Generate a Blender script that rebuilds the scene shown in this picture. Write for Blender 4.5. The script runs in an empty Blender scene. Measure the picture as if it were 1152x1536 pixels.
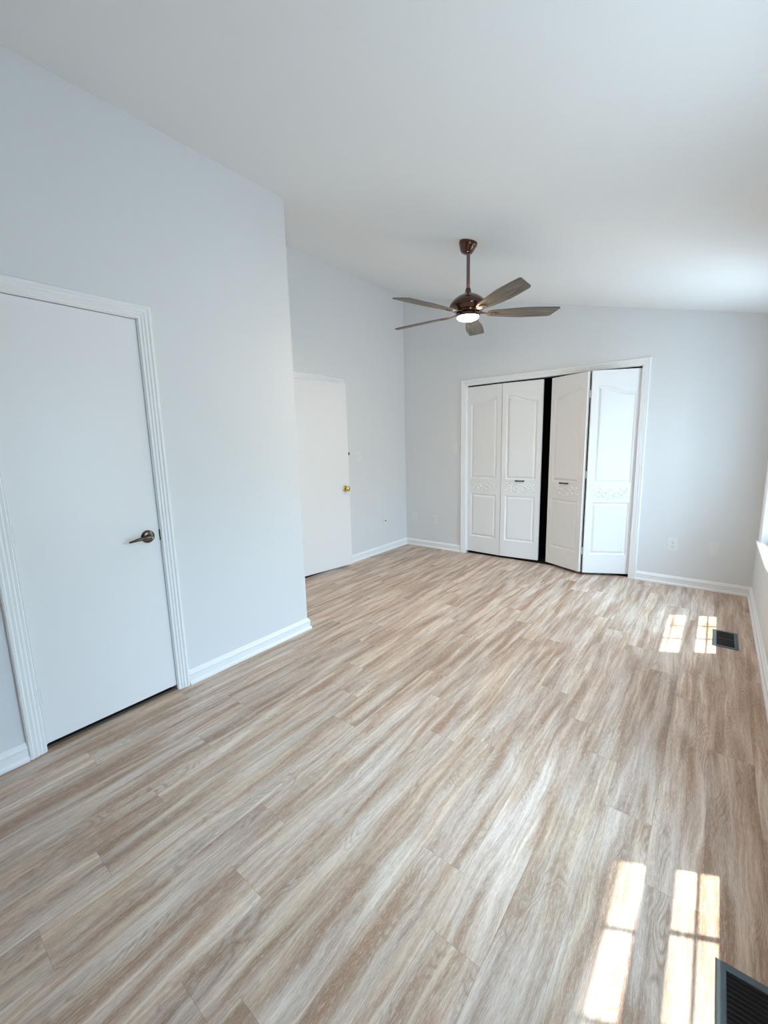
import bpy, bmesh, math, random
from math import sin, cos, pi, radians, sqrt
from mathutils import Vector, Matrix
from mathutils.geometry import tessellate_polygon

C = bpy.context.scene.collection
S = bpy.context.scene
random.seed(7)

# ------------------------------------------------------------------ camera
CAM_H = 1.3829
cd = bpy.data.cameras.new('camera')
cam = bpy.data.objects.new('camera', cd)
C.objects.link(cam)
cd.sensor_fit = 'HORIZONTAL'
cd.sensor_width = 36.0
cd.lens = 628.68 / 1152 * 36.0
cd.clip_start = 0.02
R_ = Vector((0.78407684, 0.62016407, -0.02490073))
U_ = Vector((-0.08024487, 0.14107352, 0.98674162))
F_ = Vector((-0.61545453, 0.77168309, -0.16037746))
cam.matrix_world = Matrix(((R_.x, U_.x, -F_.x, 0), (R_.y, U_.y, -F_.y, 0), (R_.z, U_.z, -F_.z, CAM_H), (0, 0, 0, 1)))
S.camera = cam

# ------------------------------------------------------------------ view, world, sun, daylight
S.view_settings.view_transform = 'Standard'
S.view_settings.look = 'None'
S.view_settings.gamma = 1.0
S.view_settings.use_curve_mapping = False
S.view_settings.exposure = 4.28
S.cycles.use_denoising = True
S.cycles.max_bounces = 16
S.cycles.diffuse_bounces = 12
S.cycles.glossy_bounces = 6
S.cycles.transparent_max_bounces = 12
S.cycles.caustics_reflective = False
S.cycles.sample_clamp_indirect = 4.0

W = bpy.data.worlds.new('sky')
S.world = W
W.use_nodes = True
wn = W.node_tree
wn.nodes.clear()
out = wn.nodes.new('ShaderNodeOutputWorld')
bg = wn.nodes.new('ShaderNodeBackground')
tc = wn.nodes.new('ShaderNodeTexCoord')
sp = wn.nodes.new('ShaderNodeSeparateXYZ')
rp = wn.nodes.new('ShaderNodeValToRGB')
mp = wn.nodes.new('ShaderNodeMapRange')
mp.inputs[1].default_value = -1
mp.inputs[2].default_value = 1
wn.links.new(tc.outputs['Generated'], sp.inputs[0])
wn.links.new(sp.outputs['Z'], mp.inputs[0])
wn.links.new(mp.outputs[0], rp.inputs[0])
wn.links.new(rp.outputs[0], bg.inputs[0])
wn.links.new(bg.outputs[0], out.inputs[0])
el = rp.color_ramp.elements
el[0].position = 0.0
el[0].color = (0.32, 0.40, 0.46, 1)
el[1].position = 0.485
el[1].color = (0.34, 0.42, 0.49, 1)
for p_, c_ in ((0.515, (0.26, 0.40, 0.49, 1)), (0.585, (0.32, 0.50, 0.63, 1)), (0.64, (0.63, 0.95, 1.27, 1)), (0.80, (0.84, 1.22, 1.60, 1)), (1.0, (0.80, 1.22, 1.68, 1))):
    e = el.new(p_)
    e.color = c_
bg.inputs[1].default_value = 1.0

SUN = Vector((-0.34, -0.177, -1.0)).normalized()
sl = bpy.data.lights.new('sun', 'SUN')
sl.energy = 0.75
sl.angle = radians(0.6)
sl.color = (1.0, 0.99, 0.92)
so = bpy.data.objects.new('sun', sl)
C.objects.link(so)
so.rotation_euler = SUN.to_track_quat('-Z', 'Y').to_euler()
so.location = (6, 3, 9)

# ------------------------------------------------------------------ room numbers
XL, XR_, D, XR, YE = -2.364, -3.322, 4.659, 0.314, 1.992
CA, CB = 2.3808, -0.2538
YB = -1.75                      # back wall
TW = 0.12
cz = lambda x: CA + CB * x

WIN = [(3.365, 4.185), (0.900, 1.720)]   # windows in the right wall (y ranges)
WZ0, WZ1 = 0.57, 2.08
WDZ = (0.0, -0.065)        # the nearer windows hang a little lower
WHEAD = (0.075, 0.135)      # depth of the outside head trim
for (a, b), wd_ in zip(WIN, WDZ):              # sky portals: only steer the sampling of the daylight
    al = bpy.data.lights.new('window_portal', 'AREA')
    al.shape = 'RECTANGLE'
    al.size = WZ1 - WZ0
    al.size_y = b - a
    al.cycles.is_portal = True
    ao = bpy.data.objects.new('window_portal', al)
    C.objects.link(ao)
    ao.location = (XR + 0.17, (a + b) / 2, (WZ0 + WZ1) / 2 + wd_)
    ao.rotation_euler = (0, radians(90), 0)

# ------------------------------------------------------------------ materials
def mat(name, base, rough=0.5, metal=0.0, spec=0.5, bump=0.0, bscale=200.0, var=0.0, coat=0.0):
    m = bpy.data.materials.new(name)
    m.use_nodes = True
    nt = m.node_tree
    b = nt.nodes['Principled BSDF']
    b.inputs['Base Color'].default_value = (*base, 1)
    b.inputs['Roughness'].default_value = rough
    b.inputs['Metallic'].default_value = metal
    b.inputs['Specular IOR Level'].default_value = spec
    b.inputs['Coat Weight'].default_value = coat
    b.inputs['Coat Roughness'].default_value = 0.08
    t = nt.nodes.new('ShaderNodeTexCoord')
    n = nt.nodes.new('ShaderNodeTexNoise')
    n.inputs['Scale'].default_value = bscale
    n.inputs['Detail'].default_value = 4
    nt.links.new(t.outputs['Object'], n.inputs['Vector'])
    if bump:
        bp = nt.nodes.new('ShaderNodeBump')
        bp.inputs['Strength'].default_value = bump
        bp.inputs['Distance'].default_value = 0.002
        nt.links.new(n.outputs['Fac'], bp.inputs['Height'])
        nt.links.new(bp.outputs['Normal'], b.inputs['Normal'])
    if var:
        mx = nt.nodes.new('ShaderNodeMix')
        mx.data_type = 'RGBA'
        mx.inputs[6].default_value = (*[c * (1 - var) for c in base], 1)
        mx.inputs[7].default_value = (*[min(1, c * (1 + var)) for c in base], 1)
        nt.links.new(n.outputs['Fac'], mx.inputs[0])
        nt.links.new(mx.outputs[2], b.inputs['Base Color'])
    return m

M = {}
M['wall'] = mat('wall_paint_cool_grey', (0.745, 0.755, 0.765), 0.6, bump=0.06, bscale=260)
M['ceiling'] = mat('ceiling_paint', (0.85, 0.85, 0.85), 0.8, bump=0.10, bscale=180)
M['trim'] = mat('white_trim_paint', (0.86, 0.87, 0.88), 0.32, bump=0.02, bscale=60)
M['door'] = mat('white_door_paint', (0.84, 0.84, 0.845), 0.36, bump=0.03, bscale=120)
M['plate'] = mat('white_plastic_plate', (0.78, 0.79, 0.78), 0.3)
M['slot'] = mat('dark_slot', (0.03, 0.03, 0.03), 0.6)
M['closet'] = mat('closet_painted_shade', (0.012, 0.012, 0.013), 0.9)  # near-black colour stands in for the shade behind the doors
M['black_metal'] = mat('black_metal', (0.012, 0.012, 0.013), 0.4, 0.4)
M['pewter'] = mat('antique_pewter', (0.13, 0.105, 0.085), 0.24, 1.0, var=0.15, bscale=30)
M['brass'] = mat('polished_brass', (0.78, 0.55, 0.18), 0.16, 1.0)
M['bronze'] = mat('oil_rubbed_bronze', (0.075, 0.026, 0.013), 0.18, 0.5, var=0.4, bscale=18, coat=0.5)
M['rod'] = mat('brown_bronze_rod', (0.19, 0.14, 0.12), 0.35, 0.6)
M['screw'] = mat('painted_screw', (0.62, 0.63, 0.62), 0.4, 0.2)
M['register'] = mat('dark_register_metal', (0.115, 0.15, 0.17), 0.30, 0.75, spec=0.6, bump=0.03, bscale=90)
M['slat'] = mat('black_register_slats', (0.012, 0.012, 0.013), 0.4, 0.2)
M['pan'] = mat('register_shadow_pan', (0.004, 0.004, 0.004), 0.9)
M['hinge'] = mat('painted_hinge', (0.76, 0.78, 0.78), 0.35, 0.1)

def mk_glass():
    m = bpy.data.materials.new('window_glass')
    m.use_nodes = True
    nt = m.node_tree
    nt.nodes.clear()
    o = nt.nodes.new('ShaderNodeOutputMaterial')
    mx = nt.nodes.new('ShaderNodeMixShader')
    t = nt.nodes.new('ShaderNodeBsdfTransparent')
    t.inputs[0].default_value = (0.95, 0.97, 0.96, 1)
    g = nt.nodes.new('ShaderNodeBsdfGlossy')
    g.inputs['Roughness'].default_value = 0.01
    f = nt.nodes.new('ShaderNodeFresnel')
    ge = nt.nodes.new('ShaderNodeNewGeometry')
    mr = nt.nodes.new('ShaderNodeMapRange')       # same reflectance entering and leaving the thin pane
    mr.inputs[3].default_value = 1.45
    mr.inputs[4].default_value = 1 / 1.45
    nt.links.new(ge.outputs['Backfacing'], mr.inputs[0])
    nt.links.new(mr.outputs[0], f.inputs[0])
    nt.links.new(f.outputs[0], mx.inputs[0])
    nt.links.new(t.outputs[0], mx.inputs[1])
    nt.links.new(g.outputs[0], mx.inputs[2])
    nt.links.new(mx.outputs[0], o.inputs[0])
    return m
M['glass'] = mk_glass()

def mk_lamp():
    m = bpy.data.materials.new('lit_lamp_glass')
    m.use_nodes = True
    b = m.node_tree.nodes['Principled BSDF']
    b.inputs['Base Color'].default_value = (0.95, 0.88, 0.75, 1)
    b.inputs['Roughness'].default_value = 0.3
    b.inputs['Emission Color'].default_value = (1.0, 0.72, 0.40, 1)
    b.inputs['Emission Strength'].default_value = 12.0
    return m
M['lamp'] = mk_lamp()

class NT:
    """tiny helper for node graphs"""
    def __init__(s, m):
        s.t = m.node_tree
    def n(s, kind, **kw):
        nd = s.t.nodes.new(kind)
        for k, v in kw.items():
            setattr(nd, k, v)
        return nd
    def l(s, a, b):
        s.t.links.new(a, b)
    def math(s, op, a, b=None, clamp=False):
        nd = s.n('ShaderNodeMath', operation=op, use_clamp=clamp)
        for i, v in enumerate((a, b)):
            if v is None:
                continue
            if isinstance(v, (int, float)):
                nd.inputs[i].default_value = v
            else:
                s.l(v, nd.inputs[i])
        return nd.outputs[0]
    def noise(s, vec, detail=3, rough=0.5, dist=0.0):
        nd = s.n('ShaderNodeTexNoise')
        nd.inputs['Scale'].default_value = 1.0
        nd.inputs['Detail'].default_value = detail
        nd.inputs['Roughness'].default_value = rough
        nd.inputs['Distortion'].default_value = dist
        s.l(vec, nd.inputs['Vector'])
        return nd.outputs['Fac']
    def vec(s, x, y, z):
        nd = s.n('ShaderNodeCombineXYZ')
        for i, v in enumerate((x, y, z)):
            if isinstance(v, (int, float)):
                nd.inputs[i].default_value = v
            else:
                s.l(v, nd.inputs[i])
        return nd.outputs[0]
    def rng(s, v, a, b, c=0.0, d=1.0):
        nd = s.n('ShaderNodeMapRange')
        nd.inputs[1].default_value = a
        nd.inputs[2].default_value = b
        nd.inputs[3].default_value = c
        nd.inputs[4].default_value = d
        s.l(v, nd.inputs[0])
        return nd.outputs[0]
    def mix(s, f, a, b, mode='MIX'):
        nd = s.n('ShaderNodeMix', data_type='RGBA', blend_type=mode)
        for i, v in ((0, f), (6, a), (7, b)):
            if isinstance(v, (int, float)):
                nd.inputs[i].default_value = v
            elif isinstance(v, tuple):
                nd.inputs[i].default_value = (*v, 1)
            else:
                s.l(v, nd.inputs[i])
        return nd.outputs[2]

PW, PL = 0.1527, 1.2195
def mk_floor():
    m = bpy.data.materials.new('limed_oak_vinyl_plank')
    m.use_nodes = True
    g = NT(m)
    b = m.node_tree.nodes['Principled BSDF']
    uv = g.n('ShaderNodeUVMap', uv_map='plank')
    s = g.n('ShaderNodeSeparateXYZ')
    g.l(uv.outputs[0], s.inputs[0])
    u, v = s.outputs[0], s.outputs[1]
    at = g.n('ShaderNodeAttribute', attribute_name='tone')
    r = g.n('ShaderNodeSeparateColor')
    g.l(at.outputs['Color'], r.inputs[0])
    r1, r2, r3 = r.outputs
    off = g.math('MULTIPLY', r1, 60.0)
    # a slow wander of the grain across the plank
    wob = g.noise(g.vec(g.math('ADD', g.math('MULTIPLY', u, 2.4), off), g.math('MULTIPLY', v, 6.0), r2), 3)
    vw = g.math('ADD', v, g.math('MULTIPLY', g.math('SUBTRACT', wob, 0.5), 0.06))
    # broad light and brown bands running along a plank
    band = g.noise(g.vec(g.math('ADD', g.math('MULTIPLY', u, 1.25), off), g.math('MULTIPLY', vw, 19.0), g.math('MULTIPLY', r3, 9.0)), 4, 0.6)
    band = g.rng(band, 0.37, 0.60)
    # grey / pink tint
    tint = g.noise(g.vec(g.math('ADD', g.math('MULTIPLY', u, 1.3), g.math('MULTIPLY', r3, 40.0)), g.math('MULTIPLY', vw, 9.0), 3.0), 2)
    tint = g.rng(tint, 0.38, 0.62)
    # streaks
    st = g.noise(g.vec(g.math('ADD', g.math('MULTIPLY', u, 3.2), off), g.math('MULTIPLY', vw, 85.0), 5.0), 4, 0.6)
    st = g.rng(st, 0.38, 0.62)
    # reddish heart streaks
    hs = g.noise(g.vec(g.math('ADD', g.math('MULTIPLY', u, 1.7), g.math('MULTIPLY', r2, 50.0)), g.math('MULTIPLY', vw, 30.0), 11.0), 3, 0.55)
    hs = g.rng(hs, 0.55, 0.68)
    # chalky limed patches
    ch = g.noise(g.vec(g.math('ADD', g.math('MULTIPLY', u, 2.2), g.math('MULTIPLY', r1, 33.0)), g.math('MULTIPLY', vw, 13.0), 14.0), 3, 0.55)
    ch = g.rng(ch, 0.50, 0.66)
    # flame (cathedral) figure in some places
    fl = g.noise(g.vec(g.math('ADD', g.math('MULTIPLY', u, 2.6), off), g.math('MULTIPLY', v, 9.0), g.math('MULTIPLY', r2, 20.0)), 2, 0.4)
    ring = g.math('SINE', g.math('MULTIPLY', fl, 150.0))
    where = g.rng(g.noise(g.vec(g.math('ADD', g.math('MULTIPLY', u, 2.1), g.math('MULTIPLY', r2, 30.0)), g.math('MULTIPLY', v, 12.0), 8.0), 2), 0.54, 0.64)
    ringm = g.math('MULTIPLY', g.rng(ring, 0.0, 1.0), where)
    # fine limed pores
    po = g.noise(g.vec(g.math('ADD', g.math('MULTIPLY', u, 34.0), off), g.math('MULTIPLY', vw, 430.0), 2.0), 3, 0.7)
    sk = g.noise(g.vec(g.math('MULTIPLY', u, 180.0), g.math('MULTIPLY', v, 420.0), 4.0), 2, 0.6)
    pore_l = g.rng(po, 0.53, 0.66)
    pore_d = g.rng(po, 0.47, 0.33)
    light = g.mix(tint, (0.74, 0.565, 0.42), (0.72, 0.58, 0.495))
    brown = g.mix(tint, (0.32, 0.160, 0.073), (0.31, 0.185, 0.120))
    col = g.mix(band, brown, light)
    col = g.mix(g.math('MULTIPLY', hs, 0.6), col, (0.37, 0.175, 0.085))
    col = g.mix(g.math('MULTIPLY', where, 0.40), col, (0.38, 0.245, 0.165))
    col = g.mix(g.math('MULTIPLY', ch, 0.50), col, (0.80, 0.70, 0.61))
    col = g.mix(g.math('MULTIPLY', g.math('SUBTRACT', 1.0, st), 0.43), col, (0.26, 0.155, 0.092))
    col = g.mix(g.math('MULTIPLY', ringm, 0.60), col, (0.26, 0.145, 0.085))
    col = g.mix(g.math('MULTIPLY', pore_l, 0.42), col, (0.80, 0.73, 0.66))
    col = g.mix(g.math('MULTIPLY', pore_d, 0.45), col, (0.22, 0.14, 0.095))
    col = g.mix(g.rng(sk, 0.35, 0.65, 0.0, 0.16), col, (0.72, 0.64, 0.57))
    # whole-plank tone
    tone = g.rng(r2, 0.0, 1.0, 0.94, 1.12)
    tn = g.n('ShaderNodeCombineXYZ')
    for i in range(3):
        g.l(tone, tn.inputs[i])
    col = g.mix(1.0, col, tn.outputs[0], 'MULTIPLY')
    # bevelled joints
    e1 = g.math('MINIMUM', v, g.math('SUBTRACT', PW, v))
    e2 = g.math('MINIMUM', u, g.math('SUBTRACT', PL, u))
    ed = g.math('MINIMUM', e1, e2)
    seam = g.rng(ed, 0.0002, 0.0016, 1.0, 0.0)
    col = g.mix(g.math('MULTIPLY', seam, 0.30), col, (0.13, 0.095, 0.075))
    g.l(col, b.inputs['Base Color'])
    b.inputs['Specular IOR Level'].default_value = 0.6
    ro = g.rng(po, 0.3, 0.7, 0.42, 0.54)
    g.l(ro, b.inputs['Roughness'])
    bp = g.n('ShaderNodeBump')
    bp.inputs['Strength'].default_value = 0.18
    bp.inputs['Distance'].default_value = 0.0012
    g.l(g.math('SUBTRACT', po, g.math('MULTIPLY', seam, 1.5)), bp.inputs['Height'])
    g.l(bp.outputs[0], b.inputs['Normal'])
    return m
M['floor'] = mk_floor()

def mk_blade():
    m = bpy.data.materials.new('weathered_grey_wood')
    m.use_nodes = True
    g = NT(m)
    b = m.node_tree.nodes['Principled BSDF']
    t = g.n('ShaderNodeTexCoord')
    s = g.n('ShaderNodeSeparateXYZ')
    g.l(t.outputs['Object'], s.inputs[0])
    x, y = s.outputs[0], s.outputs[1]
    a = g.noise(g.vec(g.math('MULTIPLY', x, 5.0), g.math('MULTIPLY', y, 90.0), 0.0), 4, 0.6)
    col = g.mix(g.rng(a, 0.35, 0.65), (0.075, 0.060, 0.045), (0.21, 0.18, 0.15))
    g.l(col, b.inputs['Base Color'])
    b.inputs['Roughness'].default_value = 0.5
    return m
M['blade'] = mk_blade()

# ------------------------------------------------------------------ mesh helpers
def obj(name, bm, m, parent=None, loc=None, smooth=False, mats=None):
    me = bpy.data.meshes.new(name)
    bmesh.ops.recalc_face_normals(bm, faces=bm.faces[:])
    bm.to_mesh(me)
    bm.free()
    for k in (mats or [m]):
        me.materials.append(k)
    o = bpy.data.objects.new(name, me)
    C.objects.link(o)
    if parent:
        o.parent = parent
    if loc:
        o.location = loc
    if smooth:
        for p in me.polygons:
            p.use_smooth = True
        try:
            me.set_sharp_from_angle(angle=radians(38))
        except Exception:
            pass
    return o

def empty(name, loc=(0, 0, 0), rotz=0.0):
    o = bpy.data.objects.new(name, None)
    o.empty_display_size = 0.1
    o.location = loc
    o.rotation_euler = (0, 0, rotz)
    C.objects.link(o)
    return o

def tag(o, label, cat=None, group=None, kind=None):
    o['label'] = label
    if cat:
        o['category'] = cat
    if group:
        o['group'] = group
    if kind:
        o['kind'] = kind
    return o

def structure(o, label, cat):
    return tag(o, label, cat, kind='structure')

def box(bm, x0, x1, y0, y1, z0, z1, ztop=None):
    zt = ztop or (lambda x: z1)
    zb = z0 if callable(z0) else (lambda x: z0)
    v = [bm.verts.new(p) for p in ((x0, y0, zb(x0)), (x1, y0, zb(x1)), (x1, y1, zb(x1)), (x0, y1, zb(x0)),
                                   (x0, y0, zt(x0)), (x1, y0, zt(x1)), (x1, y1, zt(x1)), (x0, y1, zt(x0)))]
    for f in ((0, 3, 2, 1), (4, 5, 6, 7), (0, 1, 5, 4), (1, 2, 6, 5), (2, 3, 7, 6), (3, 0, 4, 7)):
        bm.faces.new([v[i] for i in f])
    return v

def bevel_all(bm, w, seg=2):
    bmesh.ops.bevel(bm, geom=bm.edges[:], offset=w, segments=seg, affect='EDGES', profile=0.5)

def bbox(x0, x1, y0, y1, z0, z1, w=0.001, seg=2):
    bm = bmesh.new()
    box(bm, x0, x1, y0, y1, z0, z1)
    bevel_all(bm, w, seg)
    return bm

def lathe(bm, prof, seg=40, cx=0, cy=0, axis='z', M4=None):
    """prof: list of (radius, height). Revolved about z, then moved by M4."""
    rings = []
    for (r, h) in prof:
        if r < 1e-6:
            rings.append([bm.verts.new((cx, cy, h))])
        else:
            rings.append([bm.verts.new((cx + r * cos(2 * pi * k / seg), cy + r * sin(2 * pi * k / seg), h)) for k in range(seg)])
    for a, b in zip(rings, rings[1:]):
        for k in range(seg):
            k2 = (k + 1) % seg
            if len(a) == 1 and len(b) == 1:
                continue
            if len(a) == 1:
                bm.faces.new((a[0], b[k], b[k2]))
            elif len(b) == 1:
                bm.faces.new((a[k], a[k2], b[0]))
            else:
                bm.faces.new((a[k], a[k2], b[k2], b[k]))
    if M4:
        bmesh.ops.transform(bm, matrix=M4, verts=[v for rg in rings for v in rg])

def tube(bm, pts, rad, seg=8, flat=1.0, flat_axis=None):
    pts = [Vector(p) for p in pts]
    n = len(pts)
    rs = rad if isinstance(rad, (list, tuple)) else [rad] * n
    rings = []
    ref = Vector((0, 1, 0)) if flat_axis is None else Vector(flat_axis)
    for i, p in enumerate(pts):
        t = (pts[min(i + 1, n - 1)] - pts[max(i - 1, 0)]).normalized()
        a = ref - t * ref.dot(t)
        if a.length < 1e-4:
            a = Vector((1, 0, 0)) - t * t.x
        a.normalize()
        b = t.cross(a)
        rings.append([bm.verts.new(p + (a * cos(2 * pi * k / seg) * flat + b * sin(2 * pi * k / seg)) * rs[i]) for k in range(seg)])
    for A, B in zip(rings, rings[1:]):
        for k in range(seg):
            bm.faces.new((A[k], A[(k + 1) % seg], B[(k + 1) % seg], B[k]))
    bm.faces.new(rings[0][::-1])
    bm.faces.new(rings[-1])

def sweep_mapped(bm, rows_, closed_ends=True):
    """rows_: list of profile loops (each a list of points); consecutive loops are joined."""
    V = [[bm.verts.new(p) for p in r] for r in rows_]
    n = len(V[0])
    for A, B in zip(V, V[1:]):
        for k in range(n):
            bm.faces.new((A[k], A[(k + 1) % n], B[(k + 1) % n], B[k]))
    if closed_ends:
        bm.faces.new(V[0][::-1])
        bm.faces.new(V[-1])

CASING = [(0, 0), (0, .009), (.003, .012), (.014, .011), (.019, .0145), (.029, .0135), (.034, .0175), (.046, .0165), (.051, .0205), (.060, .020), (.065, .015), (.065, 0)]
def casing(mapf, u0, u1, zb, zt, prof=CASING):
    bm = bmesh.new()
    rows_ = []
    for (su, uu, zz, k) in ((-1, u0, zb, 0), (-1, u0, zt, 1), (1, u1, zt, 1), (1, u1, zb, 0)):
        rows_.append([mapf(uu + su * w, d, zz + k * w) for (w, d) in prof])
    sweep_mapped(bm, rows_)
    return bm
on_left = lambda u, d, z: (XL + d, u, z)
on_recess = lambda u, d, z: (XR_ + d, u, z)
on_far = lambda u, d, z: (u, D - d, z)
on_right = lambda u, d, z: (XR - d, u, z)

BASE = [(0, 0), (.024, 0), (.024, .010), (.021, .017), (.014, .022), (.014, .056), (.017, .060), (.017, .066), (.011, .071), (.009, .078), (.004, .085), (0, .087)]
def baseboard(pts):
    """pts: plan polyline; the room is to the left of the walking direction."""
    bm = bmesh.new()
    P = [Vector((p[0], p[1])) for p in pts]
    rows_ = []
    for i, p in enumerate(P):
        nn = []
        for a, b in ((i - 1, i), (i, i + 1)):
            if a >= 0 and b < len(P):
                t = (P[b] - P[a]).normalized()
                nn.append(Vector((-t.y, t.x)))
        if len(nn) == 2:
            m = (nn[0] + nn[1])
            m = m / m.dot(nn[0])
        else:
            m = nn[0]
        rows_.append([(p.x + m.x * d, p.y + m.y * d, z) for d, z in BASE])
    sweep_mapped(bm, rows_)
    return bm

# ------------------------------------------------------------------ FLOOR
def build_floor():
    x0, x1, y0, y1 = -4.35, XR + 0.0, YB, 5.45
    base = 0.070
    known = {0: 2.19, -1: 2.58, -2: 1.605, -3: 1.868, -4: 0.848, -5: 1.045, -7: 1.565, -8: 1.82, -10: 2.585, -11: 1.56, -12: 1.80, -13: 0.86, -14: 1.137}
    verts, faces, uvs, tones = [], [], [], []
    rnd = random.Random(21)
    for k in range(-30, 3):
        xa, xb = base + k * PW, base + (k + 1) * PW
        ca, cb = max(xa, x0), min(xb, x1)
        if cb - ca < 1e-4:
            continue
        j0 = known.get(k, rnd.uniform(0, PL))
        n0 = math.floor((y0 - j0) / PL) - 1
        for q in range(n0, n0 + 10):
            ya, yb = j0 + q * PL, j0 + (q + 1) * PL
            a, b = max(ya, y0), min(yb, y1)
            if b - a < 1e-4:
                continue
            i = len(verts)
            verts += [(ca, a, 0), (cb, a, 0), (cb, b, 0), (ca, b, 0)]
            faces.append((i, i + 1, i + 2, i + 3))
            uvs += [(a - ya, ca - xa), (a - ya, cb - xa), (b - ya, cb - xa), (b - ya, ca - xa)]
            tones.append((rnd.random(), rnd.random(), rnd.random(), 1))
    i = len(verts)
    for z in (-0.15, -0.002):
        verts += [(x0, y0, z), (x1, y0, z), (x1, y1, z), (x0, y1, z)]
    sub = [(0, 3, 2, 1), (4, 5, 6, 7), (0, 1, 5, 4), (1, 2, 6, 5), (2, 3, 7, 6), (3, 0, 4, 7)]
    npl = len(faces)
    faces += [tuple(i + q for q in f) for f in sub]
    me = bpy.data.meshes.new('floor')
    me.from_pydata(verts, [], faces)
    ul = me.uv_layers.new(name='plank')
    me.color_attributes.new('tone', 'FLOAT_COLOR', 'CORNER')
    ul, ca_ = me.uv_layers['plank'], me.color_attributes['tone']
    for p in me.polygons:
        for n_, li in enumerate(p.loop_indices):
            if p.index < npl:
                ul.data[li].uv = uvs[p.index * 4 + n_]
                ca_.data[li].color = tones[p.index]
    me.materials.append(M['floor'])
    o = bpy.data.objects.new('floor', me)
    C.objects.link(o)
    structure(o, 'limed oak vinyl plank floor running the length of the room', 'floor')
build_floor()

# ------------------------------------------------------------------ WALLS AND CEILING
def wall_x(name, xa, xb, y0, y1, holes, label, m='wall'):
    """wall in a plane of constant x between xa and xb; holes = (ya, yb, za, zb)"""
    bm = bmesh.new()
    cur = y0
    for (a, b, za, zb) in sorted(holes):
        if a > cur:
            box(bm, xa, xb, cur, a, 0, 0, cz)
        if za > 0:
            box(bm, xa, xb, a, b, 0, za)
        box(bm, xa, xb, a, b, zb, 0, cz)
        cur = b
    if y1 > cur:
        box(bm, xa, xb, cur, y1, 0, 0, cz)
    return structure(obj(name, bm, M[m]), label, 'wall')

def wall_y(name, ya, yb, x0, x1, holes, label, m='wall'):
    bm = bmesh.new()
    cur = x0
    for (a, b, za, zb) in sorted(holes):
        if a > cur:
            box(bm, cur, a, ya, yb, 0, 0, cz)
        box(bm, a, b, ya, yb, zb, 0, cz)
        cur = b
    if x1 > cur:
        box(bm, cur, x1, ya, yb, 0, 0, cz)
    return structure(obj(name, bm, M[m]), label, 'wall')

HD = 2.04
D1 = (0.379, 0.997)                 # left closet door opening (y)
D2 = (2.665, 3.430)                 # entry door opening (y)
CL = (-2.415, -0.614)               # closet opening (x)

wall_x('wall_left', XL - TW, XL, YB, YE, [(D1[0], D1[1], 0, HD)], 'pale grey left wall holding the closed flush door')
wall_y('wall_return', YE - TW, YE, XR_, XL - TW, [], 'pale grey return wall hidden behind the left wall corner')
wall_x('wall_recess', XR_ - TW, XR_, YB, D, [(D2[0], D2[1], 0, HD)], 'pale grey recessed wall behind the ajar entry door')
wall_y('wall_far', D, D + TW, XR_ - TW, XR + 0.16, [(CL[0], CL[1], 0, HD)], 'pale grey far wall around the bifold closet')
wall_x('wall_right', XR, XR + 0.16, YB, D, [(a, b, WZ0 + q, WZ1 + q) for (a, b), q in zip(WIN, WDZ)], 'pale grey right wall below and between the windows')
wall_y('wall_back', YB - TW, YB, XR_ - TW - 1.0, XR + 0.16, [], 'pale grey back wall behind the viewer')
# closed-off spaces behind the doors
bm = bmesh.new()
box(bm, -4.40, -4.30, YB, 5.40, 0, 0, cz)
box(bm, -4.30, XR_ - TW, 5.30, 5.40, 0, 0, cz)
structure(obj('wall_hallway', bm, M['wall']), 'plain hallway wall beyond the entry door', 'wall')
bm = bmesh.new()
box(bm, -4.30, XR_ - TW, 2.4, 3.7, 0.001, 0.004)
box(bm, XR_ - TW, XR_ - .004, D2[0] + .004, D2[1] - .004, 0.001, 0.004)  # near-black sheet paints the shade in the gap under the entry door
structure(obj('floor_hallway_shade', bm, M['closet']), 'near-black sheet of painted shade on the hallway floor beyond the ajar entry door', 'floor')
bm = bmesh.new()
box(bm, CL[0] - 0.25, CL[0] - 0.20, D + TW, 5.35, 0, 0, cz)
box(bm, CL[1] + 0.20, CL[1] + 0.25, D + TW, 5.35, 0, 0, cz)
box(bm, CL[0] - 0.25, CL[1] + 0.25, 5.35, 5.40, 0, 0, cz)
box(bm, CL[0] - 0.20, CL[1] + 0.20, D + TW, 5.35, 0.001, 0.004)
box(bm, CL[0] + .004, CL[1] - .004, D + .030, D + TW, 0.001, 0.004)  # near-black sheet paints the dark gap under the bifold leaves
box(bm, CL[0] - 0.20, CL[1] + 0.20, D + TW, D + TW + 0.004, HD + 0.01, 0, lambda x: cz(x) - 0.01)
structure(obj('wall_closet', bm, M['closet']), 'closet interior with shade painted near-black, seen through the bifold gap', 'wall')
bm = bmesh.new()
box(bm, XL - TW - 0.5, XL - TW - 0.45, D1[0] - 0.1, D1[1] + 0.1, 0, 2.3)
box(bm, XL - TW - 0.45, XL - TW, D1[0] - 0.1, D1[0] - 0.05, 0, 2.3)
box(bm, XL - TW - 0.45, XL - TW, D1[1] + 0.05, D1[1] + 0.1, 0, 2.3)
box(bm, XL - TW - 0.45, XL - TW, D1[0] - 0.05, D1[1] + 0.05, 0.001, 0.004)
box(bm, XL - TW, XL - .026, D1[0] + .004, D1[1] - .004, 0.001, 0.004)  # near-black sheet paints the dark gap under the left door
structure(obj('wall_cupboard', bm, M['closet']), 'cupboard interior with shade painted near-black, behind the closed left door', 'wall')

bm = bmesh.new()
box(bm, XR + 0.16, 1.75, 2.48, 2.64, -0.15, 2.75)  # unseen wall added to shade the far right wall and closet leaf
structure(obj('wall_light_blocker', bm, mat('blocker_grey', (0.26, 0.27, 0.28), 0.8, bump=0.1, bscale=20)), 'unseen outside wall added between the two windows to cut light', 'wall')

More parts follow.
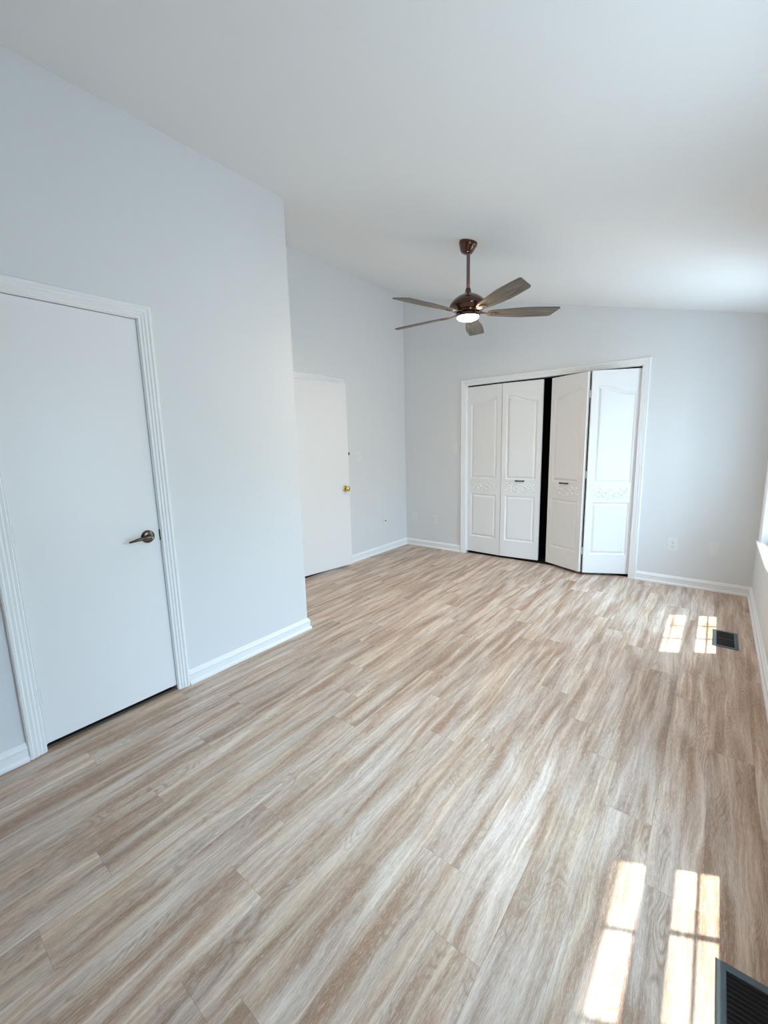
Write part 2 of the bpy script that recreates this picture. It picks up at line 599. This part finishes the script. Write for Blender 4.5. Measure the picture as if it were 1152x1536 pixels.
bm = bmesh.new()
box(bm, -4.45, XR + 0.16, YB - TW, 5.45, cz, 0, lambda x: cz(x) + 0.14)
structure(obj('ceiling', bm, M['ceiling']), 'white sloped ceiling falling towards the window wall', 'ceiling')

# ------------------------------------------------------------------ BASEBOARDS
def bb(name, pts, label):
    structure(obj(name, baseboard(pts), M['trim']), label, 'baseboard')
bb('baseboard_left', [(XL, D1[0] - .066), (XL, YB)], 'white baseboard left of the closed flush door')
bb('baseboard_left_corner', [(XR_, YE), (XL, YE), (XL, D1[1] + .066)], 'white baseboard right of the closed flush door ending at the wall corner')
bb('baseboard_recess_start', [(XR_, D2[0] - .066), (XR_, YE)], 'white baseboard stub hidden beside the entry door')
bb('baseboard_recess', [(CL[0] - .066, D), (XR_, D), (XR_, D2[1] + .066)], 'white baseboard around the far left room corner')
bb('baseboard_right', [(XR, YB), (XR, D), (CL[1] + .066, D)], 'white baseboard right of the bifold closet and along the window wall')
bb('baseboard_back', [(XL, YB), (XR, YB)], 'white baseboard on the back wall')

# ------------------------------------------------------------------ CASINGS / JAMBS
def jamb_x(bm, xa, xb, y0, y1, H):
    t = 0.018
    box(bm, xa, xb, y0, y0 + 0.003, 0, H)
    box(bm, xa, xb, y1 - 0.003, y1, 0, H)
    box(bm, xa, xb, y0, y1, H - 0.003, H)

b1 = casing(on_left, D1[0], D1[1], 0, HD)
jamb_x(b1, XL - TW, XL + .004, D1[0], D1[1], HD)
# door stop behind the slab
box(b1, XL - .062, XL - .045, D1[0] + .003, D1[0] + .016, 0, HD - .003)
box(b1, XL - .062, XL - .045, D1[1] - .016, D1[1] - .003, 0, HD - .003)
box(b1, XL - .062, XL - .045, D1[0] + .003, D1[1] - .003, HD - .016, HD - .003)
structure(obj('trim_1', b1, M['trim']), 'white moulded casing around the closed left door', 'door casing')
b2 = casing(on_recess, D2[0], D2[1], 0, HD)
jamb_x(b2, XR_ - TW, XR_ + .004, D2[0], D2[1], HD)
structure(obj('trim_2', b2, M['trim']), 'white casing around the ajar entry door', 'door casing')
b3 = casing(on_far, CL[0], CL[1], 0, HD)
box(b3, CL[0], CL[0] + .003, D - .004, D + TW, 0, HD)
box(b3, CL[1] - .003, CL[1], D - .004, D + TW, 0, HD)
box(b3, CL[0], CL[1], D - .004, D + TW, HD - .003, HD)
t3 = structure(obj('trim_3', b3, M['trim']), 'white casing around the bifold closet opening', 'door casing')
bt = bmesh.new()
box(bt, CL[0] + .01, CL[1] - .01, D + .035, D + .060, HD - .014, HD - .003)
obj('bifold_track', bt, M['black_metal'], t3)

# threshold under the left door
bm = bbox(XL - .025, XL + .003, D1[0] + .001, D1[1] - .001, 0.0, 0.006, 0.002)
structure(obj('trim_4', bm, mat('threshold_brown', (0.20, 0.145, 0.10), 0.4, bump=.05, bscale=40)), 'thin brown threshold strip under the closed left door', 'threshold')

# ------------------------------------------------------------------ LEFT FLUSH DOOR
d1 = empty('door_1', (XL, D1[0] + .005, 0))
structure(d1, 'closed white flush door with pewter lever on the left wall', 'door')
dw = D1[1] - D1[0] - .010
obj('door_slab', bbox(-.040, -.004, 0, dw, .030, HD - .006, .0015), M['door'], d1)
# lever set: rosette, lever, privacy pin
LY, LZ = 0.931 - (D1[0] + .005), 0.924
rot_x = Matrix.Translation((0, LY, LZ)) @ Matrix.Rotation(radians(90), 4, 'Y')
bm = bmesh.new()
lathe(bm, [(0, .001), (.034, .001), (.0345, -.0), (.0345, .004), (.032, .0075), (.024, .011), (.016, .0125), (0, .0125)][1:], 40, M4=Matrix.Translation((-.005, 0, 0)) @ rot_x)
lev = obj('lever_handle', bm, M['pewter'], d1, smooth=True)
lev['label'] = 'antique pewter lever handle on a round rosette'
bm = bmesh.new()
lathe(bm, [(.014, .0), (.0125, .018), (.012, .040), (.013, .048), (.010, .053), (0, .054)], 24, M4=rot_x)
pts, rr = [], []
for i in range(15):
    t = i / 14
    pts.append((.044 + .012 * sin(t * pi * .9) - .004 * t, LY - .006 - .105 * t, LZ + .004 * sin(pi * t) - .008 * t * t + .004 * max(0, t - .8)))
    rr.append(.0115 * (1 - t) + .0042 * t + .001 * sin(pi * t))
tube(bm, pts, rr, 12)
obj('lever', bm, M['pewter'], lev, smooth=True)
bm = bmesh.new()
lathe(bm, [(.0048, .052), (.0048, .058), (.003, .060), (0, .060)], 16, M4=rot_x)
obj('privacy_pin', bm, mat('bright_nickel', (.72, .70, .66), .2, 1.0), lev, smooth=True)
bm = bbox(-.034, .003, dw - .002, dw + .0065, LZ - .030, LZ + .030, .001)
sp_ = obj('strike_plate', bm, M['black_metal'], d1)
sp_['label'] = 'dark latch and strike plate at the door edge'
for hz in (.272, 1.03, 1.815):
    bm = bmesh.new()
    lathe(bm, [(0, -.045), (.0062, -.045), (.0062, .045), (0, .045)], 14, M4=Matrix.Translation((.003, -.003, hz)))
    for k in (-.015, .015):
        lathe(bm, [(.0067, k - .0008), (.0067, k + .0008)], 14, M4=Matrix.Translation((.003, -.003, hz)))
    box(bm, -.0045, -.0030, 0, .009, hz - .044, hz + .044)
    hg = obj('hinge', bm, M['hinge'], d1, smooth=True)
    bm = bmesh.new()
    box(bm, -.006, .0055, -.0098, -.0072, hz - .044, hz + .044)  # black strip put in as the shadow line beside the knuckle
    obj('hinge_shadow', bm, M['black_metal'], hg)

# ------------------------------------------------------------------ ENTRY DOOR, AJAR
EA = radians(8.3)
d2 = empty('door_2', (XR_ + .004, D2[0] + .004, 0), -EA)
structure(d2, 'white flush entry door standing ajar in the recess, brass knob', 'door')
ew = .757
obj('door_slab', bbox(-.035, 0, 0, ew, .030, HD - .003, .0015), M['door'], d2)
kz, ky = .905, ew - .062
mk = Matrix.Translation((0, ky, kz)) @ Matrix.Rotation(radians(90), 4, 'Y')
bm = bmesh.new()
lathe(bm, [(.034, 0), (.034, .003), (.030, .008), (.018, .011)], 36, M4=mk)
kn = obj('door_knob', bm, M['brass'], d2, smooth=True)
kn['label'] = 'polished brass round knob'
bm = bmesh.new()
lathe(bm, [(.012, .009), (.011, .026), (.018, .034), (.0265, .042), (.0285, .050), (.0265, .058), (.019, .064), (.008, .0665), (0, .0665)], 36, M4=mk)
obj('knob_ball', bm, M['brass'], kn, smooth=True)
bm = bbox(-.026, -.009, ew - .0005, ew + .001, kz - .028, kz + .028, .0004, 1)
obj('latch_plate', bm, M['brass'], d2)
bm = bmesh.new()
lathe(bm, [(.017, -.001), (.017, .016), (.013, .020), (0, .020)], 20, M4=Matrix.Translation((-.016, ew, 1.285)) @ Matrix.Rotation(radians(-90), 4, 'X'))
dbolt = obj('deadbolt', bm, M['black_metal'], d2, smooth=True)
dbolt['label'] = 'small black bolt end on the door edge'
bm = bbox(-.029, -.006, ew - .0005, ew + .004, 1.20, 1.262, .001, 1)
obj('bolt_plate', bm, mat('grey_bolt_plate', (.35, .36, .36), .4, .5), d2)
for hz in (.26, 1.02, 1.78):
    bm = bmesh.new()
    lathe(bm, [(0, -.045), (.006, -.045), (.006, .045), (0, .045)], 14, M4=Matrix.Translation((.003, -.003, hz)))
    obj('hinge', bm, M['hinge'], d2, smooth=True)

# ------------------------------------------------------------------ BIFOLD CLOSET DOORS
LW, LH, LT, LZ0 = .441, 1.990, .034, .030

def inset(poly, d):
    n = len(poly)
    res = []
    for i in range(n):
        p0, p1, p2 = Vector(poly[i - 1]), Vector(poly[i]), Vector(poly[(i + 1) % n])
        t1, t2 = (p1 - p0).normalized(), (p2 - p1).normalized()
        n1, n2 = Vector((-t1.y, t1.x)), Vector((-t2.y, t2.x))
        m = n1 + n2
        m = m / max(.35, m.dot(n1))
        res.append(tuple(p1 + m * d))
    return res

def leaf_mesh(peak_right):
    """leaf in x 0..LW, front face at y=-LT, back at 0"""
    bm = bmesh.new()
    ax0, ax1 = .052, LW - .052
    zlo, zhi = LH - .205, LH - .138
    top = []
    for i in range(17):
        t = i / 16
        x = ax1 + (ax0 - ax1) * t          # right to left
        s = 1 - t if peak_right else t      # 1 at the peak side
        q = min(1, max(0, (s - .12) / .76))
        q = q * q * (3 - 2 * q)
        top.append((x, zlo + (zhi - zlo) * q))
    upper = [(ax0, .915), (ax1, .915)] + top
    lower = [(ax0, .195), (ax1, .195), (ax1, .725), (ax0, .725)]
    outer = [(0, 0), (LW, 0), (LW, LH), (0, LH)]
    loops = [outer, upper[::-1], lower[::-1]]
    flat = [p for l in loops for p in l]
    tris = tessellate_polygon([[Vector((x, z, 0)) for x, z in l] for l in loops])
    V = [bm.verts.new((x, -LT, z)) for x, z in flat]
    for t in tris:
        try:
            bm.faces.new([V[i] for i in t])
        except ValueError:
            pass
    # recessed, raised-field panels
    start = 4
    for l in (upper, lower):
        n = len(l)
        ring = [V[start + n - 1 - i] for i in range(n)]
        start += n
        for d, dep in ((.006, .0095), (.011, .0125), (.016, .0115), (.034, .002)):
            pts = inset(l, d)
            nr = [bm.verts.new((x, -LT + dep, z)) for x, z in pts]
            for k in range(n):
                bm.faces.new((ring[k], ring[(k + 1) % n], nr[(k + 1) % n], nr[k]))
            ring = nr
        pts = inset(l, .034)
        for t in tessellate_polygon([[Vector((x, z, 0)) for x, z in pts]]):
            try:
                bm.faces.new([ring[i] for i in t])
            except ValueError:
                pass
    # sides and back
    B = [bm.verts.new((x, 0, z)) for x, z in outer]
    F = V[:4]
    for k in range(4):
        bm.faces.new((F[k], F[(k + 1) % 4], B[(k + 1) % 4], B[k]))
    bm.faces.new(B)
    return bm

def carving_mesh():
    bm = bmesh.new()
    y = -LT
    zc, xc = .815, LW / 2
    for s in (-1, 1):
        # large inner scroll and smaller outer one
        for (cx, cz_, r0, turns, ph, dirn, rad) in ((.052, -.004, .032, 1.6, pi * .9, 1, .0058), (.118, .006, .027, 1.5, pi * 1.9, -1, .0052)):
            pts = []
            N = 34
            for i in range(N):
                t = i / (N - 1)
                a = ph + dirn * turns * 2 * pi * t
                r = r0 * (1 - t) ** .8 + .003
                pts.append((xc + s * (cx + r * cos(a)), y, zc + cz_ + r * sin(a)))
            rr = [1.5 * rad * (.55 + .45 * sin(pi * min(1, .15 + i / N))) for i in range(N)]
            tube(bm, pts, rr, 8, .9)
        # connecting S stem and leaves
        pts = [(xc + s * (.012 + .15 * t), y, zc + .028 * sin(2 * pi * t + .6)) for t in [i / 20 for i in range(21)]]
        tube(bm, pts, [.005 * (1 - .5 * i / 20) for i in range(21)], 8, .9)
        for (lx, lz, a, L) in ((.085, .034, .6, .030), (.085, -.034, -.7, .030), (.146, .030, 1.1, .024), (.150, -.026, -.4, .026), (.020, .034, 2.2, .024), (.022, -.036, -2.3, .024)):
            pts, rr = [], []
            for i in range(9):
                t = i / 8
                aa = a + .9 * t
                pts.append((xc + s * (lx + L * t * cos(aa)), y, zc + lz + L * t * sin(aa)))
                rr.append(.0085 * sin(pi * (.08 + .9 * t)) + .0006)
            tube(bm, pts, rr, 8, .8)
    # centre rosette
    for k in range(6):
        a = 2 * pi * k / 6 + pi / 6
        tube(bm, [(xc + .004 * cos(a), y, zc + .004 * sin(a)), (xc + .011 * cos(a), y, zc + .011 * sin(a)), (xc + .017 * cos(a), y, zc + .017 * sin(a))], [.003, .0055, .002], 8, .7)
    return bm

leaf_r = leaf_mesh(True)
def pull_mesh():
    bm = bmesh.new()
    z = .900
    x = LW / 2 + .0
    tube(bm, [(x - .050, -LT - .022, z), (x - .03, -LT - .024, z), (x, -LT - .025, z), (x + .03, -LT - .024, z), (x + .050, -LT - .022, z)], [.0082, .0068, .0062, .0068, .0082], 10)
    for s in (-1, 1):
        tube(bm, [(x + s * .042, -LT + .0005, z), (x + s * .042, -LT - .004, z), (x + s * .042, -LT - .022, z)], [.007, .005, .005], 10, flat_axis=(1, 0, 0))
    return bm

def leaf(parent, base, rot, peak_right, pull, pull_shift=0.0):
    o = obj('door_leaf', leaf_mesh(peak_right), M['door'], parent)
    o.location = base
    o.rotation_euler = (0, 0, rot)
    obj('scroll_carving', carving_mesh(), M['door'], o, smooth=True)
    if pull:
        p = obj('pull_handle', pull_mesh(), M['black_metal'], o, smooth=True)
        p.location = (pull_shift, 0, 0)
        p['label'] = 'short black bar pull'
    return o

def hinge_strip(parent, x, y, zs):
    for z in zs:
        bm = bmesh.new()
        box(bm, x - .004, x + .004, y - .010, y + .004, z - .035, z + .035)
        obj('leaf_hinge', bm, M['hinge'], parent)

YT = D + .064          # track line (back faces of the leaves at their pivots)
# left pair: nearly flat
a1 = radians(4.0)
d3 = empty('door_3', (CL[0] + .006, YT, LZ0))
structure(d3, 'left pair of white panelled bifold doors, nearly shut', 'closet door')
leaf(d3, (0, 0, 0), -a1, True, False)
hx, hy = LW * cos(a1), -LW * sin(a1)
leaf(d3, (hx + .003, hy, 0), a1, False, True, .0)
hinge_strip(d3, hx + .0015, hy + .006, (.22, 1.0, 1.78))
# right pair: folded out into the room
a2 = radians(26.5)
d4 = empty('door_4', (CL[1] - .008, YT, LZ0))
structure(d4, 'right pair of white panelled bifold doors folded out towards the room', 'closet door')
h2x, h2y = -LW * cos(a2), -LW * sin(a2)
leaf(d4, (h2x, h2y, 0), a2, False, False)
leaf(d4, (h2x - .010 - LW * cos(a2), h2y + LW * sin(a2), 0), -a2, True, True, .0)
hinge_strip(d4, h2x - .005, h2y + .002, (.22, 1.0, 1.78))

# ------------------------------------------------------------------ WINDOWS
def window(n, a, b, label):
    WZ0, WZ1 = globals()['WZ0'] + WDZ[n - 1], globals()['WZ1'] + WDZ[n - 1]
    w = empty('window_%d' % n, (XR, (a + b) / 2, WZ0))
    structure(w, label, 'window')
    X = lambda v: v                      # world coordinates shifted to the empty
    ox, oy, oz = XR, (a + b) / 2, WZ0
    def add(name, bm, m):
        bmesh.ops.translate(bm, verts=bm.verts[:], vec=(-ox, -oy, -oz))
        return obj(name, bm, m, w)
    zs = WZ0 + .002
    # frame lining the opening
    bm = bmesh.new()
    box(bm, XR + .0, XR + .16, a, a + .006, WZ0, WZ1)
    box(bm, XR + .0, XR + .16, b - .006, b, WZ0, WZ1)
    box(bm, XR + .0, XR + .16, a, b, WZ1 - .006, WZ1)
    box(bm, XR + .135, XR + .165, a, b, WZ1 - WHEAD[n - 1], WZ1)
    box(bm, XR + .024, XR + .16, a, b, WZ0 - .02, WZ0 + .002)
    add('window_frame', bm, M['trim'])
    # stool and apron
    bm = bbox(XR - .034, XR + .0235, a - .085, b + .085, WZ0 - .022, WZ0 + .003, .004, 3)
    add('window_sill', bm, M['trim'])
    bm = bbox(XR - .012, XR, a - .065, b + .065, WZ0 - .085, WZ0 - .024, .003)
    add('window_apron', bm, M['trim'])
    add('window_casing', casing(on_right, a, b, WZ0, WZ1), M['trim'])
    zm = 1.28 + WDZ[n - 1]
    def sash(name, xc, z0, z1, hb, ht):
        bm = bmesh.new()
        t = .017
        sw = .032
        ya, yb = a + .006, b - .006
        box(bm, xc - t, xc + t, ya, ya + sw, z0, z1)
        box(bm, xc - t, xc + t, yb - sw, yb, z0, z1)
        box(bm, xc - t, xc + t, ya + sw, yb - sw, z0, z0 + hb)
        box(bm, xc - t, xc + t, ya + sw, yb - sw, z1 - ht, z1)
        ga, gb, gz0, gz1 = ya + sw, yb - sw, z0 + hb, z1 - ht
        for k in (1, 2):
            y = ga + (gb - ga) * k / 3
            box(bm, xc - .004, xc + .004, y - .0075, y + .0075, gz0, gz1)
        zc = (gz0 + gz1) / 2
        box(bm, xc - .0038, xc + .0038, ga, gb, zc - .005, zc + .005)
        s_ = add(name, bm, M['trim'])
        bm = bmesh.new()
        box(bm, xc - .0015, xc + .0015, ga, gb, gz0, gz1)
        g = obj('window_pane', bm, M['glass'], s_)
        bmesh_shift(g, (-ox, -oy, -oz))
    sash('lower_sash', XR + .042, WZ0 + .003, zm + .02, .048, .036)
    sash('upper_sash', XR + .078, zm - .02, WZ1 - .006, .036, .040)

def bmesh_shift(o, v):
    o.data.transform(Matrix.Translation(v))

window(1, *WIN[0], 'white double hung six over six window near the far right corner, at the right frame edge')
window(2, *WIN[1], 'white double hung window beside the near floor vent')

# ------------------------------------------------------------------ WALL PLATES
def wall_plate(name, loc, rotz, w, h):
    """plate whose back sits on the wall; local -y points into the room"""
    e_ = empty(name, loc, rotz)
    bm = bmesh.new()
    box(bm, -w / 2, w / 2, -.0055, 0, -h / 2, h / 2)
    bmesh.ops.bevel(bm, geom=[e for e in bm.edges if all(v.co.y < -.003 for v in e.verts)], offset=.003, segments=3, affect='EDGES')
    obj('cover_plate', bm, M['plate'], e_, smooth=False)
    return e_

def screw(parent, x, z):
    bm = bmesh.new()
    lathe(bm, [(.0034, .0050), (.0034, .0064), (.002, .0068), (0, .0068)], 14, M4=Matrix.Translation((x, 0, z)) @ Matrix.Rotation(radians(90), 4, 'X'))
    obj('screw', bm, M['screw'], parent, smooth=True)

def duplex(parent):
    for z in (.0195, -.0195):
        bm = bmesh.new()
        pts = []
        for k in range(28):
            a = 2 * pi * k / 28
            pts.append((max(-.0165, min(.0165, .0172 * cos(a) * 1.12)), .0145 * sin(a)))
        F = [bm.verts.new((x, -.0078, z + zz)) for x, zz in pts]
        B = [bm.verts.new((x, -.004, z + zz)) for x, zz in pts]
        bm.faces.new(F)
        for k in range(28):
            bm.faces.new((F[k], F[(k + 1) % 28], B[(k + 1) % 28], B[k]))
        r = obj('receptacle', bm, M['plate'], parent)
        bm = bmesh.new()
        for x, hh in ((-.0062, .0085), (.0062, .0070)):
            box(bm, x - .0013, x + .0013, -.0081, -.0075, z + .003 - hh / 2, z + .003 + hh / 2)
        lathe(bm, [(0, .0081), (.0026, .0081), (.0026, .0075)], 12, M4=Matrix.Translation((0, 0, z - .0075)) @ Matrix.Rotation(radians(90), 4, 'X'))
        obj('slot', bm, M['slot'], r)
    screw(parent, 0, 0)

def toggle(parent, x):
    bm = bmesh.new()
    box(bm, x - .0052, x + .0052, -.0075, -.004, -.012, .012)
    t = obj('toggle_frame', bm, M['plate'], parent)
    bm = bmesh.new()
    v = box(bm, x - .0042, x + .0042, -.017, -.006, -.005, .005)
    for q in v:
        if q.co.y < -.01:
            q.co.z += .006
    obj('toggle_lever', bm, M['plate'], t)
    screw(parent, x, .030)
    screw(parent, x, -.030)

PG = 'white wall plates around the room'
p = wall_plate('light_switch', (-2.556, D, 1.289), 0, .072, .117)
tag(p, 'white single light switch on the far wall left of the closet casing', 'light switch')
toggle(p, 0)
p = wall_plate('light_switch', (XR_, 3.700, 1.252), radians(90), .117, .117)
tag(p, 'white double light switch on the recessed wall beside the ajar entry door', 'light switch')
toggle(p, -.023)
toggle(p, .023)
p = wall_plate('power_outlet', (-.271, D, .387), 0, .076, .120)
tag(p, 'white duplex power outlet on the far wall just right of the closet', 'power outlet')
duplex(p)
p = wall_plate('blank_cover_plate', (.033, D, .389), 0, .074, .118)
tag(p, 'blank white cover plate near the far right corner, right of the duplex outlet', 'wall plate')
screw(p, 0, .030)
screw(p, 0, -.030)
p = wall_plate('blank_cover_plate', (-3.178, D, .389), 0, .072, .117)
tag(p, 'blank white cover plate on the far wall closest to the left room corner', 'wall plate')
screw(p, 0, .030)
screw(p, 0, -.030)
p = wall_plate('power_outlet', (-2.870, D, .378), 0, .072, .117)
tag(p, 'white rectangular outlet low on the far wall between corner and closet casing', 'power outlet')
bm = bbox(-.0165, .0165, -.0080, -.004, -.033, .033, .001, 1)
r = obj('receptacle', bm, M['plate'], p)
for z in (.016, -.016):
    for x in (-.0062, .0062):
        bm = bmesh.new()
        box(bm, x - .0012, x + .0012, -.0083, -.0078, z - .004, z + .004)
        obj('slot', bm, M['slot'], r)
screw(p, 0, .048)
screw(p, 0, -.048)
p = wall_plate('cable_jack', (XR_, 4.185, .403), radians(90), .072, .112)
tag(p, 'white cable jack plate with a dark centre hole, low on the recessed wall', 'wall plate')
bm = bmesh.new()
lathe(bm, [(.0085, .0045), (.0085, .009), (.0055, .0105), (.0055, .014), (0, .014)], 20, M4=Matrix.Rotation(radians(90), 4, 'X'))
o = obj('cable_connector', bm, M['black_metal'], p, smooth=True)
o['label'] = 'dark round cable connector'
screw(p, 0, .042)
screw(p, 0, -.042)

# ------------------------------------------------------------------ FLOOR VENTS
def floor_vent(x0, x1, y0, y1, label):
    cx, cy = (x0 + x1) / 2, (y0 + y1) / 2
    w, h = (x1 - x0) / 2, (y1 - y0) / 2
    e_ = empty('floor_vent', (cx, cy, 0))
    tag(e_, label, 'floor vent', 'metal floor vents along the window wall')
    # bevelled picture frame
    prof = [(0, 0), (.0, .0015), (.004, .0045), (.010, .0060), (.020, .0060), (.0225, .0045), (.0225, .0)]
    bm = bmesh.new()
    cs = [(-1, -1), (1, -1), (1, 1), (-1, 1), (-1, -1)]
    rows_ = [[(sx * (w - d), sy * (h - d), z) for d, z in prof] for sx, sy in cs]
    V = [[bm.verts.new(q) for q in r_] for r_ in rows_[:4]]
    for i in range(4):
        A, B = V[i], V[(i + 1) % 4]
        for k in range(len(prof) - 1):
            bm.faces.new((A[k], A[k + 1], B[k + 1], B[k]))
    obj('frame', bm, M['register'], e_)
    iw, ih = w - .0225, h - .0225
    bm = bmesh.new()
    n = 20
    for k in range(n):
        y = -ih + (k + .5) * 2 * ih / n
        v = box(bm, -iw - .002, iw + .002, y - .0012, y + .0012, .0012, .0042)
        for q in v:
            if q.co.z > .003:
                q.co.y += .002
    obj('louvers', bm, M['slat'], e_)
    bm = bmesh.new()
    box(bm, -iw - .002, iw + .002, -.0035, .0035, .0012, .0048)
    obj('centre_bar', bm, M['slat'], e_)
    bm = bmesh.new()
    box(bm, -iw - .003, iw + .003, -ih - .003, ih + .003, .0003, .0009)  # near-black sheet stands in for the dark hole under the louvers
    obj('duct_shade', bm, M['pan'], e_)
    return e_
floor_vent(.066, .206, 3.397, 3.697, 'black metal floor vent below the window near the far right corner')
floor_vent(.101, .241, .952, 1.252, 'dark metal floor vent in the lower right foreground beside the sunlit patch')

# ------------------------------------------------------------------ CEILING FAN
FX, FY, FZ = -1.490, 2.890, 2.288
fan = empty('ceiling_fan', (FX, FY, FZ))
tag(fan, 'bronze ceiling fan with five grey wood blades and a lit lamp', 'ceiling fan')
ctop = cz(FX) - FZ
# canopy, tilted with the ceiling slope
tilt = Matrix.Translation((0, 0, ctop)) @ Matrix.Rotation(math.atan(-CB) * 1.0, 4, 'Y')
bm = bmesh.new()
lathe(bm, [(.0, 0), (.064, 0), (.065, -.006), (.0635, -.022), (.061, -.026), (.058, -.030), (.046, -.058), (.036, -.070), (.022, -.076), (.0, -.076)][1:], 44, M4=tilt)
obj('canopy', bm, M['bronze'], fan, smooth=True)
bm = bmesh.new()
tube(bm, [(0, 0, .155), (0, 0, .25), (0, 0, ctop - .045)], .0125, 20)
obj('downrod', bm, M['rod'], fan, smooth=True)
bm = bmesh.new()
lathe(bm, [(.0, .168), (.0165, .168), (.019, .160), (.022, .146), (.030, .134), (.050, .126), (.076, .114), (.104, .094), (.124, .072), (.132, .056), (.132, .046), (.124, .034), (.108, .023), (.090, .016), (.086, .006), (.060, .0), (.0, .0)][1:-1], 56)
obj('motor_housing', bm, M['bronze'], fan, smooth=True)
bm = bmesh.new()
lathe(bm, [(.060, .002), (.082, .0), (.0855, -.008), (.0855, -.018), (.080, -.024), (.074, -.024)], 48)
lk = obj('light_kit', bm, M['bronze'], fan, smooth=True)
bm = bmesh.new()
prof = [(.0785, -.020)] + [(.0785 * cos(a), -.022 - .027 * sin(a)) for a in [pi / 2 * k / 10 for k in range(1, 10)]] + [(0, -.049)]
lathe(bm, prof, 48)
ls = obj('lamp_shade', bm, M['lamp'], lk, smooth=True)
ls['label'] = 'glowing warm frosted glass bowl'

def blade_bm():
    """blade along +x from .15 to .654; +y is the counter-clockwise side"""
    bm = bmesh.new()
    up, dn = [], []
    r0, r1 = .140, .644
    N = 18
    for i in range(N + 1):
        t = i / N
        wd = .026 + .040 * min(1, t / .55) ** .6 - .008 * max(0, (t - .6) / .4) ** 1.5
        up.append((r0 + (r1 - .042 - r0) * t, wd))          # counter-clockwise edge, shorter
        dn.append((r0 + (r1 - r0) * t, -wd))
    # rounded corners
    def rnd(pts, k):
        return pts
    prof = dn + [(r1 + .001, -.066), (r1 - .040, .060)][:0]
    loop = dn[:-1]
    # tip corners rounded
    def corner(p0, p, p2, r, n=5):
        p0, p, p2 = Vector(p0), Vector(p), Vector(p2)
        a = p + (p0 - p).normalized() * r
        b = p + (p2 - p).normalized() * r
        return [tuple((1 - t) ** 2 * a + 2 * t * (1 - t) * p + t * t * b) for t in [k / n for k in range(n + 1)]]
    loop += corner(dn[-2], dn[-1], up[-1], .018)
    loop += corner(dn[-1], up[-1], up[-2], .018)
    loop += up[:-1][::-1]
    T = [bm.verts.new((x, y, .003)) for x, y in loop]
    B = [bm.verts.new((x, y, -.003)) for x, y in loop]
    bm.faces.new(T)
    bm.faces.new(B[::-1])
    n = len(loop)
    for k in range(n):
        bm.faces.new((T[k], B[k], B[(k + 1) % n], T[(k + 1) % n]))
    return bm

def iron_bm():
    bm = bmesh.new()
    # flat curved bracket: hub pad, neck, three-finger plate under the blade
    pts = [(.070, 0, .010), (.095, 0, .006), (.120, 0, .000), (.145, 0, -.004), (.175, 0, -.006), (.215, 0, -.0062)]
    ws = [.017, .013, .0105, .013, .022, .010]
    top, bot = [], []
    rows_ = []
    for (x, y, z), w in zip(pts, ws):
        rows_.append([(x, -w, z - .002), (x, w, z - .002), (x, w, z + .002), (x, -w, z + .002)])
    sweep_mapped(bm, rows_)
    return bm

PITCH = radians(11.5)
for k in range(5):
    ang = radians(254.2 - 72 * k + (3 if k == 4 else 0))
    b = obj('blade', blade_bm(), M['blade'], fan, smooth=False)
    b.rotation_euler = (0, 0, 0)
    # pitch about the blade axis: the counter-clockwise edge dips
    Mb = Matrix.Rotation(ang, 4, 'Z') @ Matrix.Rotation(-PITCH, 4, 'X')
    b.matrix_local = Mb
    irn = obj('blade_iron', iron_bm(), M['rod'], b)
    for (sx, sy) in ((.168, .012), (.168, -.012), (.200, 0)):
        bm = bmesh.new()
        lathe(bm, [(.004, -.0078), (.004, -.0092), (.002, -.0102), (0, -.0102)], 10, sx, sy)
        obj('screw', bm, M['bronze'], irn, smooth=True)
